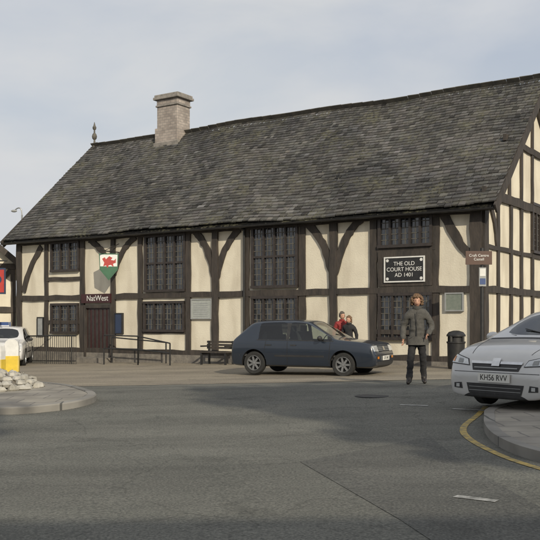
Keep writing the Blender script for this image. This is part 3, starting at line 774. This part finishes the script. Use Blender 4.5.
def sty_a(p,d,e):
    for s_ in(1,-1):
        p([(s_*.45,.635),(s_*.80,.66),(s_*.80,.80),(s_*.50,.73)],'F',M_blackp,.008,10,5)
        p([(s_*.465,.645),(s_*.79,.668),(s_*.785,.785),(s_*.51,.72)],'F',M_lens,.013,10,5)
        p([(s_*.58,.665),(s_*.67,.67),(s_*.67,.73),(s_*.59,.72)],'F',M_grey,.018,4,4)
        p([(s_*.74,.68),(s_*.785,.685),(s_*.775,.76),(s_*.745,.75)],'F',M_amber,.018,3,3)
        p([(s_*.55,.30),(s_*.70,.31),(s_*.70,.38),(s_*.57,.39)],'F',M_blackp,.006,4,3)
        p([(s_*.60,.32),(s_*.66,.32),(s_*.66,.37),(s_*.60,.37)],'F',M_lens,.012,4,3)
        p([(s_*.55,.7),(s_*.80,.7),(s_*.78,.98),(s_*.62,.98)],'B',M_tail,.008)
    for s_,sd in((1,'L'),(-1,'R')):
        p([(1.80,.68),(2.03,.66),(2.0,.76),(1.70,.79)],sd,M_lens,.010,6,4)
    p([(-.38,.575),(.38,.575),(.42,.675),(-.42,.675)],'F',M_blackp,.008,12,3)
    p([(-.42,.665),(.42,.665),(.43,.70),(-.43,.70)],'F',M_chrome,.018,12,1)
    p([(-.36,.605),(.36,.605),(.36,.62),(-.36,.62)],'F',M_grey,.014,12,1)
    p([(-.065,.635),(.065,.635),(.065,.74),(-.065,.74)],'F',M_chrome,.026,3,3)
    p([(-.44,.25),(.44,.25),(.48,.39),(-.48,.39)],'F',M_blackp,.006,12,3)
    for z in(.29,.34): p([(-.43,z-.004),(.43,z-.004),(.43,z+.004),(-.43,z+.004)],'F',M_grey,.012,12,1)
    p([(-.80,.545),(.80,.545),(.80,.553),(-.80,.553)],'F',M_black,.004,16,1)
    p([(-.7,.20),(.7,.20),(.7,.225),(-.7,.225)],'F',M_blackp,.006,16,1)
    d.box((2.185,0,.475),(.02,.53,.12),M_plate)
    text('KH56 RVV',.115,M_black,e,MT(2.197,0,.475)@Matrix.Rotation(math.pi/2,4,'Z')@RX,'plate_text',.001,.88)
    p([(-.26,.6),(.26,.6),(.26,.71),(-.26,.71)],'B',M_plate,.01,4,1)
    for s_ in(1,-1): p([(1.32,s_*.69),(2.0,s_*.50),(2.0,s_*.49),(1.32,s_*.68)],'T',M_black,.003,12,1)
    p([(1.26,-.68),(1.32,-.68),(1.32,.68),(1.26,.68)],'T',M_blackp,.004,1,12)
    seams(p,[(1.02,.32,1.06,.91),(-.15,.3,-.15,.94),(-1.05,.5,-1.0,.94)])
    seams(p,[(-1.8,.955,1.15,.935)],.009)
    seams(p,[(-1.3,.52,1.5,.50)],.022)
    for s_ in'LR':
        for x in(.02,-.9): p([(x-.1,.80),(x+.1,.80),(x+.1,.83),(x-.1,.83)],s_,M_alloy,.015,2,1)
    for s_ in(1,-1):
        d.blob((.80,s_*1.0,1.03),(.07,.12,.08),M_silver,12); d.box((.83,s_*.89,.98),(.06,.12,.035),M_blackp)
    d.tube([(1.19,.35,1.06),(1.02,-.25,1.16)],.009,M_black); d.tube([(1.19,-.3,1.06),(1.06,-.68,1.09)],.009,M_black)
M_silver=carpaint('silver_paint',(.56,.56,.55),.2,.28)
hd=math.radians(220); fx,fy=math.cos(hd),math.sin(hd)
fc=((496-270)/FPX*12.3,12.3); cc=(fc[0]-fx*2.13,fc[1]-fy*2.13)
car('silver_hatchback_car',(cc[0],cc[1],gz(*cc)-.01),hd,st_a,1.27,-1.34,.315,.875,M_silver,gl_a,sty_a)
M_wpaint=carpaint('white_paint_car',(.6,.6,.6),0,.35)
car('white_hatchback_car',onground(6,32.5),math.radians(-80),st_g,1.20,-1.28,.30,.845,M_wpaint,gl_g,sty_g)
# ------------------------------------------------------------------ people
M_skin=mat('skin',(.50,.29,.20),(.43,.24,.165),.6,10)
M_eye=mat('eye_dark',(.02,.015,.012),(.03,.02,.015),.3,10)
M_lip=mat('lips',(.32,.12,.10),(.28,.1,.09),.5,10)
def person(name,loc,rot,H,J,cols,hair,pose,bulk=1.0):
    e=empty(name,loc,rot); k=H/1.70
    top,leg,shoe=cols
    N={}
    def n(nm,co,r): N[nm]=(Vector(co)*k,r*k)
    P=dict(fr=(-.12,-.06),fl=(.12,.04),kr=(-.1,-.05),kl=(.1,.0),hr=(-.27,-.06,.80),hl=(.27,-.03,.80),er=(-.26,.03,1.10),el=(.26,.04,1.10)); P.update(pose)
    B=bulk
    n('pel',(0,0,.93),.15*B);n('hem',(0,0,.83),.165*B);n('waist',(0,0,1.08),.14*B);n('chest',(0,0,1.25),.155*B);n('up',(0,.01,1.36),.12*B);n('neck',(0,.01,1.46),.06);n('neck2',(0,0,1.53),.05)
    n('sr',(-.165,.01,1.37),.078*B);n('sl',(.165,.01,1.37),.078*B)
    for s_ in'rl':
        ex,ey,ez=P['e'+s_]; hx,hy,hz=P['h'+s_]
        n('e'+s_,(ex,ey,ez),.06*B); n('w'+s_,(ex+(hx-ex)*.82,ey+(hy-ey)*.82,ez+(hz-ez)*.82),.05*B); n('h'+s_,(hx,hy,hz),.03)
        sg=-1 if s_=='r' else 1
        kx,ky=P['k'+s_]; fx_,fy_=P['f'+s_]
        n('th'+s_,(sg*.085,0,.80),.1); n('k'+s_,(kx,ky,.5),.07); n('cf'+s_,(kx*.6+fx_*.4,ky*.5+fy_*.5+.01,.33),.068); n('a'+s_,(fx_,fy_+.02,.1),.062)
        n('hl_'+s_,(fx_,fy_+.05,.045),.042); n('b'+s_,(fx_+sg*.015,fy_-.1,.037),.044); n('t'+s_,(fx_+sg*.025,fy_-.17,.03),.03)
    ed=[('pel','hem','top'),('pel','waist','top'),('waist','chest','top'),('chest','up','top'),('up','neck','top'),('neck','neck2','skin')]
    for s_ in'rl':
        ed+=[('up','s'+s_,'top'),('s'+s_,'e'+s_,'top'),('e'+s_,'w'+s_,'top'),('w'+s_,'h'+s_,'skin'),('hem','th'+s_,'leg'),('th'+s_,'k'+s_,'leg'),('k'+s_,'cf'+s_,'leg'),('cf'+s_,'a'+s_,'leg'),('a'+s_,'hl_'+s_,'shoe'),('a'+s_,'b'+s_,'shoe'),('b'+s_,'t'+s_,'shoe')]
    names=list(N); me=bpy.data.meshes.new(name+'_b'); me.from_pydata([N[q][0] for q in names],[(names.index(a),names.index(c_)) for a,c_,_ in ed],[])
    ob=bpy.data.objects.new('tmp',me); scene.collection.objects.link(ob)
    ob.modifiers.new('s','SKIN'); sv=me.skin_vertices[0].data
    for i,q in enumerate(names): sv[i].radius=(N[q][1],N[q][1]*(.8 if q in('pel','hem','waist','chest','up') else 1)); sv[i].use_root=(q=='pel')
    lv=3 if bulk>1 else 2
    sm=ob.modifiers.new('u','SUBSURF'); sm.levels=lv; sm.render_levels=lv
    dg=bpy.context.evaluated_depsgraph_get(); bmsh=bpy.data.meshes.new_from_object(ob.evaluated_get(dg)); bpy.data.objects.remove(ob)
    mats={'top':0,'leg':1,'shoe':2,'skin':3}
    bmsh.materials.clear()
    for m in(top,leg,shoe,M_skin): bmsh.materials.append(m)
    seg_=[(N[a][0],N[c_][0]-N[a][0],max((N[c_][0]-N[a][0]).length_squared,1e-9),N[a][1],N[c_][1],l) for a,c_,l in ed]
    for p in bmsh.polygons:
        best=1e9;bl='top';pc_=p.center
        for A,ab,l2,r0_,r1_,l in seg_:
            w_=pc_-A; t=max(0,min(1,w_.dot(ab)/l2))
            d=(w_-ab*t).length-(r0_*(1-t)+r1_*t)
            if d<best: best=d;bl=l
        if bl=='leg' and pc_.z>.76*k: bl='top'
        if bl=='top' and pc_.z<.76*k and abs(pc_.x)<.2*k: bl='leg'
        p.material_index=mats[bl]; p.use_smooth=True
    for v in bmsh.vertices:
        c_=v.co
        q=noise.noise(Vector((c_.x*9,c_.y*9,c_.z*16)))*.013+noise.noise(c_*32)*.006
        if c_.z>.12*k: v.co+=v.normal*q
    o=bpy.data.objects.new('clothed_body',bmsh); scene.collection.objects.link(o); o.parent=e
    sk_=MB(top)
    prf=[(.155,.92),(.165,.86),(.172,.79),(.178,.755),(.168,.757),(.15,.80)]
    vs=[];ns=28
    for i in range(ns):
        t=2*math.pi*i/ns
        for r_,z_ in prf:
            rr=r_*B*(1+.05*math.sin(t*5+z_*9)); vs.append((rr*1.12*math.cos(t)*k,rr*.88*math.sin(t)*k,z_*k))
    kk_=len(prf); sk_.add(vs,[(i*kk_+q,((i+1)%ns)*kk_+q,((i+1)%ns)*kk_+q+1,i*kk_+q+1) for i in range(ns) for q in range(kk_-1)],top)
    sk_.lathe([(.07*k,1.43*k),(.088*k,1.455*k),(.084*k,1.5*k),(.068*k,1.505*k)],(0,.005,0),top,16)
    sk_.build('jacket_hem_and_collar',e,smooth=True,ang=60)
    hb=MB(M_skin)
    for s_ in'rl':
        sg=-1 if s_=='r' else 1
        w=N['w'+s_][0]; h=N['h'+s_][0]; d=(h-w).normalized(); side=Vector((0,-1,0)); side=(side-d*side.dot(d)).normalized(); out=d.cross(side)
        pc=h+d*.015*k
        Mh=Matrix((( *side,0),(*out,0),(*d,0),(0,0,0,1))).transposed(); Mh.translation=pc
        hb.blob((0,0,.012*k),(.038*k,.016*k,.048*k),M_skin,10,0,Mh)
        for f_,(o_,l_) in enumerate(((-.029,.05),(-.010,.06),(.010,.065),(.029,.056))):
            p0=Mh@Vector((o_*k,0,.04*k)); p1=Mh@Vector((o_*1.05*k,-sg*.010*k,(.04+l_*.5)*k)); p2=Mh@Vector((o_*1.0*k,-sg*.032*k,(.04+l_*.85)*k))
            hb.cyl(p0,p1,.009*k,M_skin,7,.008*k); hb.cyl(p1,p2,.008*k,M_skin,7,.006*k)
        p0=Mh@Vector((.03*k,0,.0)); p1=Mh@Vector((.052*k,-sg*.01*k,.025*k)); p2=Mh@Vector((.054*k,-sg*.02*k,.05*k))
        hb.cyl(p0,p1,.011*k,M_skin,7,.009*k); hb.cyl(p1,p2,.009*k,M_skin,7,.007*k)
    hb.build('hands',e,smooth=True,ang=70)
    hd_=MB(M_skin,M_eye,M_lip); hr=MB(hair['mat'])
    cz=1.60*k; c0=Vector((0,-.022*k,cz)); TM=Matrix.Rotation(J.get('turn',0),4,'Z')
    seg=20;rg=16;vs=[]
    for i in range(rg+1):
        ph=math.pi*i/rg
        for j in range(seg):
            t=2*math.pi*j/seg; x=.076*math.sin(ph)*math.cos(t);y=.093*math.sin(ph)*math.sin(t);z=.112*math.cos(ph)
            f=max(0,-z/.112); x*=1-.28*f*f; 
            if y>0: y*=1-.3*f
            else: y*=1-.06*f
            if y<0 and abs(x)<.014 and -.045<z<.012: y-=.02*(1-abs(x)/.014)*((.012-z)/.057)
            if y<-.05 and abs(abs(x)-.03)<.014 and -.004<z<.02: y+=.008
            vs.append(TM@(Vector((x,y,z))*k)+c0)
    hd_.add(vs,[(i*seg+j,i*seg+(j+1)%seg,(i+1)*seg+(j+1)%seg,(i+1)*seg+j) for i in range(rg) for j in range(seg)],M_skin)
    MH=MT(*c0)@TM
    for s_ in(1,-1):
        hd_.blob((s_*.03*k,-.080*k,.006*k),(.011*k,.006*k,.006*k),M_eye,8,0,MH); hd_.blob((s_*.077*k,.008*k,-.008*k),(.01*k,.02*k,.032*k),M_skin,8,0,MH)
        hd_.blob((s_*.03*k,-.083*k,.026*k),(.018*k,.005*k,.003*k),hair['mat'],8,0,MH)
    hd_.blob((0,-.088*k,-.028*k),(.012*k,.012*k,.01*k),M_skin,8,0,MH)
    hd_.blob((0,-.083*k,-.056*k),(.022*k,.006*k,.006*k),M_lip,8,0,MH)
    hd_.build('head',e,smooth=True,ang=80)
    vol=hair['vol']; ln=hair['len']
    for q in range(hair.get('n',160)):
        t=U(0,2*math.pi); v_=U(-ln,1)
        z=v_*.12 ; rr=math.sqrt(max(.04,1-min(1,abs(v_))**2)) if v_>0 else 1
        s0=U(.012,.021)*(1+vol*4)
        x=(.078+vol)*rr*math.cos(t)*U(.85,1.1); y=(.088+vol)*rr*math.sin(t)*U(.85,1.1)+.012
        if y<-.015 and z<.062 and abs(x)<.060+s0: continue
        if y<-.06 and z<.062: continue
        hr.blob((x*k,y*k,(z+.012)*k),(s0*k,s0*k,s0*1.2*k),hair['mat'],6,.6,MH)
    hr.blob((0,.040*k,.028*k),((.078+vol*.45)*k,(.080+vol*.4)*k,(.095+vol*.35)*k),hair['mat'],14,.06,MH)
    hr.blob((0,.0,.075*k),((.070+vol*.2)*k,(.078)*k,(.05+vol*.2)*k),hair['mat'],14,.06,MH)
    hr.build('hair',e,smooth=True,ang=60)
    return e,k
M_jkt=mat('grey_jacket',(.060,.058,.053),(.09,.086,.078),.85,14,6,.4,60)
M_trs=mat('black_trousers',(.014,.014,.016),(.024,.024,.026),.85,14,6,.3,60)
M_shoe=mat('dark_shoe',(.015,.012,.01),(.025,.02,.018),.5,14)
M_hairb=mat('curly_brown_hair',(.22,.135,.075),(.09,.05,.027),.7,40)
M_hairg=mat('grey_hair',(.12,.10,.08),(.07,.06,.05),.7,40)
M_redj=mat('red_jacket',(.26,.03,.03),(.19,.02,.02),.8,14,6,.3,60)
X,Y,Z=onground(417,17.3)
w_,kk=person('walking_woman',(X,Y,Z-.003),math.radians(-12),1.74,{'turn':.12},(M_jkt,M_trs,M_shoe),{'mat':M_hairb,'vol':.030,'len':.6,'n':340},
   dict(fr=(-.14,-.14),kr=(-.12,-.08),fl=(.13,.14),kl=(.11,.02),er=(-.27,.06,1.10),hr=(-.26,-.08,.84),el=(.29,.05,1.10),hl=(.20,-.14,.95)),1.1)
q=MB(M_jkt); q.box((0,-.145,1.15),(.012,.012,.55),M_black)
for s_ in(1,-1): q.box((s_*.10,-.128,.92),(.09,.012,.012),M_black,MT(s_*.1,-.128,.92)@Matrix.Rotation(s_*.5,4,'Y')@MT(-s_*.1,.128,-.92))
q.build('zip_and_pockets',w_)
X,Y,Z=onground(342,25.3); person('person_in_red_jacket',(X,Y,Z),math.radians(15),1.62,{'turn':.2},(M_redj,M_trs,M_shoe),{'mat':M_hairg,'vol':.005,'len':.3,'n':120},{})
X,Y,Z=onground(349,24.9); person('person_in_dark_coat',(X,Y,Z),math.radians(-30),1.5,{'turn':-.3},(M_trs,M_trs,M_shoe),{'mat':M_hairb,'vol':.01,'len':.8,'n':140},{})
# ------------------------------------------------------------------ left neighbour building
X,Y=wp(16,38.0)
nb=empty('timber_framed_house',(X,Y,gz(X,Y)-.05),math.radians(18)); 
q=MB(M_plaster)
q.prism([(-8,-.5),(-8,4.2),(-4,7.6),(0,4.2),(0,-.5)],lambda x,z,d:(x,d,z),0,10,M_plaster); q.build('walls',nb)
tb=MB(M_timber)
f2=lambda x,z,d:(x,-d,z)
for z in(.2,2.2,4.1): ft([(-8,z),(0,z)],.24,.08+.003*z,f2)
for x in(-7.9,-6.7,-5.4,-4,-2.7,-1.3,-.12): ft([(x,.2),(x,4.1)],.2,None,f2)
for x in(-6,-4,-2): ft([(x,4.2),(x,4.3+(4-abs(x+4))*.75)],.2,None,f2)
for s_ in(0,1):
    for k_ in range(3):
        x=-1.3-1.3*k_; brace([(x,2.2),(x+.5,1.6),(x+1.1,.4)],.18,f2) if s_==0 else brace([(x+1.1,4.0),(x+.6,3.3),(x+.05,2.4)],.18,f2)
tb.build('timber_frame',nb)
q=MB(M_slate); q.prism([(-8.5,3.95),(-4,7.85),(.5,3.95),(.5,3.8),(-4,7.68),(-8.5,3.8)],lambda x,z,d:(x,d,z),-.4,10.3,M_slate); q.ribbon([(-8.5,3.85),(-4,7.72),(.5,3.85)],.26,lambda x,z,d:(x,d,z),-.46,-.4,M_timber); q.build('roof',nb)
q=MB(M_glassW); 
for x in(-3.4,-6.2): q.prism([(x,.9),(x+1.3,.9),(x+1.3,1.9),(x,1.9)],f2,.0,.03,M_glassW); q.prism([(x,2.7),(x+1.2,2.7),(x+1.2,3.7),(x,3.7)],f2,.0,.03,M_glassW)
q.build('windows',nb)
X,Y=wp(-3,30); z=gz(X,Y)
ps=empty('hanging_pub_sign',(X,Y,z)); q=MB(M_black); q.cyl((-.35,0,-.1),(-.35,0,3.9),.06,M_black); q.cyl((-.35,0,3.7),(.35,0,3.7),.025,M_black)
q.box((.02,0,3.0),(.56,.05,.9),M_dblue); q.box((.02,-.03,3.0),(.46,.01,.78),M_red); q.lathe([(0,0),(.15,0),(.15,.01),(0,.01)],(0,0,0),M_dblue,16,MT(.02,-.035,3.05)@RX)
q.build('post_and_board',ps)
X,Y=wp(4,33); q=MB(M_blue); q.box((0,0,1.35),(.5,.05,.5),M_blue); q.box((0,-.03,1.4),(.4,.01,.15),M_white); q.cyl((-.2,0,-.2),(-.2,0,1.6),.03,M_galv); q.cyl((.2,0,-.2),(.2,0,1.6),.03,M_galv); q.build('blue_notice_sign',loc=(X,Y,gz(X,Y)))
X,Y=wp(22,44); z=gz(X,Y); q=MB(M_galv); h=E-z+(HZ-209)*Y/FPX
q.cyl((0,0,0),(0,0,h-.3),.06,M_galv,10,.04); q.tube(catmull([(0,0,h-.3),(-.05,0,h),(-.2,0,h+.05),(-.35,0,h-.05)],4),.03,M_galv); q.blob((-.4,0,h-.1),(.16,.08,.07),M_grey,10)
q.build('street_lamp',loc=(X,Y,z))
q=MB(mat('hill_grass',(.05,.075,.03),(.07,.085,.04),.95,.02,6)); vs=[]; n=40
for i in range(n+1):
    a=math.radians(-70+140*i/n); 
    for r_,h in((240,-1),(330,9+4*math.sin(i*.9)+3*math.sin(i*.37)),(600,3)): vs.append((r_*math.sin(a),r_*math.cos(a),h))
q.add(vs,[(3*i+k_,3*i+k_+1,3*i+3+k_+1,3*i+3+k_) for i in range(n) for k_ in range(2)],q.mats[0]); q.build('hills',smooth=True)
# ------------------------------------------------------------------ unseen shadow casters added behind the camera
SUN=Vector((.34,-.94,0)).normalized(); EL=math.radians(26)
tE=math.tan(EL); rat=SUN.x/-SUN.y
def caster(px,py,yc):
    return px+rat*(py-yc),(py-yc)/-SUN.y*tE
hx,hz_=caster(-1,6.1,-10)
hs=empty('shadow_caster_house',(7,-10,0)); q=MB(M_plaster); rz=hz_  # added out of view; ridge height set to shade the near road
q.prism([(-3,-.5),(-3,rz-2.8),(0,rz-.2),(3,rz-2.8),(3,-.5)],lambda y,z,d:(d,y,z),-16,16,M_plaster)
q.build('walls',hs); q=MB(M_slate); q.prism([(-3.4,rz-3),(0,rz),(3.4,rz-3),(3.4,rz-3.15),(0,rz-.15),(-3.4,rz-3.15)],lambda y,z,d:(d,y,z),-16.4,16.4,M_slate); q.build('roof',hs)
q=MB(M_frame,M_glassW)
for k_ in range(8):
    for z_ in(1.0,3.2): q.box((-12+3.4*k_,3.02,z_),(1,.05,1.1),M_glassW)
q.build('windows',hs)
M_leaf=mat('foliage',(.04,.07,.02),(.08,.11,.035),.8,2)
M_bark=mat('bark',(.10,.08,.06),(.06,.05,.04),.9,5,8,.5)
def tree(x,y,h,r,nleaf,zlo,spread=1.3,ncl=16):  # unseen, added to shade the road; canopy underside leaves a sunlit wedge
    e=empty('shadow_caster_tree',(x,y,0)); q=MB(M_bark)
    q.cyl((0,0,-.3),(0,0,h*.6),.35,M_bark,10,.2)
    cl=[]
    for i in range(ncl):
        a=U(0,6.28); rr=U(.2,.95)*r; z=U(zlo+.6,h-.5); rr*=math.sqrt(max(.35,1-((z-(zlo+h)/2)/((h-zlo)/2))**2))
        p=(rr*math.cos(a),rr*math.sin(a)*.8,z); cl.append(p); q.cyl((0,0,h*.6),p,.09,M_bark,6,.02)
    q.build('trunk_and_limbs',e)
    q=MB(M_leaf)
    for i in range(nleaf):
        c_=random.choice(cl); v=Vector((random.gauss(0,1),random.gauss(0,1),random.gauss(0,1))).normalized()*U(.2,spread)
        p=Vector(c_)+v
        if p.z<zlo: p.z=zlo+R()*.4
        a=Vector((random.gauss(0,1),random.gauss(0,1),random.gauss(0,1))).normalized()*.26; b_=a.orthogonal().normalized()*.2
        q.add([p-a,p+b_,p+a,p-b_],[(0,1,2,3)],M_leaf)
    q.build('foliage',e,recalc=False)
yc=-14
a0=caster(-3.0,8.3,yc); a1=caster(.3,6.1,yc); topz=caster(0,17.5,yc)[1]
tree(a0[0]-3.2,yc,topz,4.6,4200,a0[1]+.1,1.4,26)
tree(a1[0]+3.7,yc,topz,2.9,3400,a1[1]-.6,1.4,20)
for k_ in(1,2,3): tree(a1[0]+4.2+4.4*k_,yc-U(0,1),topz+U(-.4,.5),3.2,3000,8)
tree(a0[0]-10,yc-.5,topz,3.4,2800,8)
# ------------------------------------------------------------------ light & sky
sv_=Vector((SUN.x*math.cos(EL),SUN.y*math.cos(EL),math.sin(EL)))
sl_=bpy.data.lights.new('sun','SUN'); sl_.energy=3.5; sl_.angle=math.radians(.5); sl_.color=(1,.90,.72)
so=bpy.data.objects.new('sun',sl_); scene.collection.objects.link(so); so.rotation_euler=sv_.to_track_quat('Z','Y').to_euler(); so.location=(10,-20,20)
w=bpy.data.worlds.new('World'); scene.world=w; w.use_nodes=True; nt=w.node_tree
bg=nt.nodes['Background']; bg.inputs['Strength'].default_value=.135
sk=nd(nt,'ShaderNodeTexSky',sky_type='NISHITA'); sk.sun_disc=False; sk.sun_elevation=EL; sk.sun_rotation=math.atan2(SUN.x,SUN.y); sk.dust_density=5; sk.air_density=1.0
tc=nd(nt,'ShaderNodeTexCoord'); mp=nd(nt,'ShaderNodeMapping'); mp.inputs['Scale'].default_value=(1.5,1.5,3.6); mp.inputs['Location'].default_value=(.55,.2,.35)
nt.links.new(tc.outputs['Generated'],mp.inputs['Vector'])
n1=nd(nt,'ShaderNodeTexNoise'); n1.inputs['Scale'].default_value=2.0; n1.inputs['Detail'].default_value=8; n1.inputs['Roughness'].default_value=.52; n1.inputs['Distortion'].default_value=.3
nt.links.new(mp.outputs['Vector'],n1.inputs['Vector'])
r1=nd(nt,'ShaderNodeValToRGB'); r1.color_ramp.elements[0].position=.36; r1.color_ramp.elements[1].position=.60; nt.links.new(n1.outputs['Fac'],r1.inputs['Fac'])
r1.color_ramp.elements[0].color=(.68,.68,.68,1); r1.color_ramp.elements[1].color=(.97,.97,.97,1)
n4=nd(nt,'ShaderNodeTexNoise'); n4.inputs['Scale'].default_value=1.3; n4.inputs['Detail'].default_value=5; nt.links.new(mp.outputs['Vector'],n4.inputs['Vector'])
r4=nd(nt,'ShaderNodeValToRGB'); r4.color_ramp.elements[0].position=.38; r4.color_ramp.elements[1].position=.62; nt.links.new(n4.outputs['Fac'],r4.inputs['Fac'])
r4.color_ramp.elements[0].color=(4.25,4.5,4.95,1); r4.color_ramp.elements[1].color=(5.3,5.3,5.25,1)
mx=nd(nt,'ShaderNodeMixRGB'); nt.links.new(r4.outputs['Color'],mx.inputs['Color2'])
nt.links.new(r1.outputs['Color'],mx.inputs['Fac']); nt.links.new(sk.outputs['Color'],mx.inputs['Color1']); nt.links.new(mx.outputs['Color'],bg.inputs['Color'])
# ------------------------------------------------------------------ camera
cam=bpy.data.cameras.new('camera'); co=bpy.data.objects.new('camera',cam); scene.collection.objects.link(co); scene.camera=co
co.location=(0,0,E); co.rotation_euler=(math.pi/2,0,0); cam.lens=36*FPX/540; cam.sensor_width=36; cam.shift_y=(HZ-270)/540; cam.clip_end=5000
scene.view_settings.view_transform='Standard'; scene.view_settings.look='None'; scene.view_settings.exposure=0
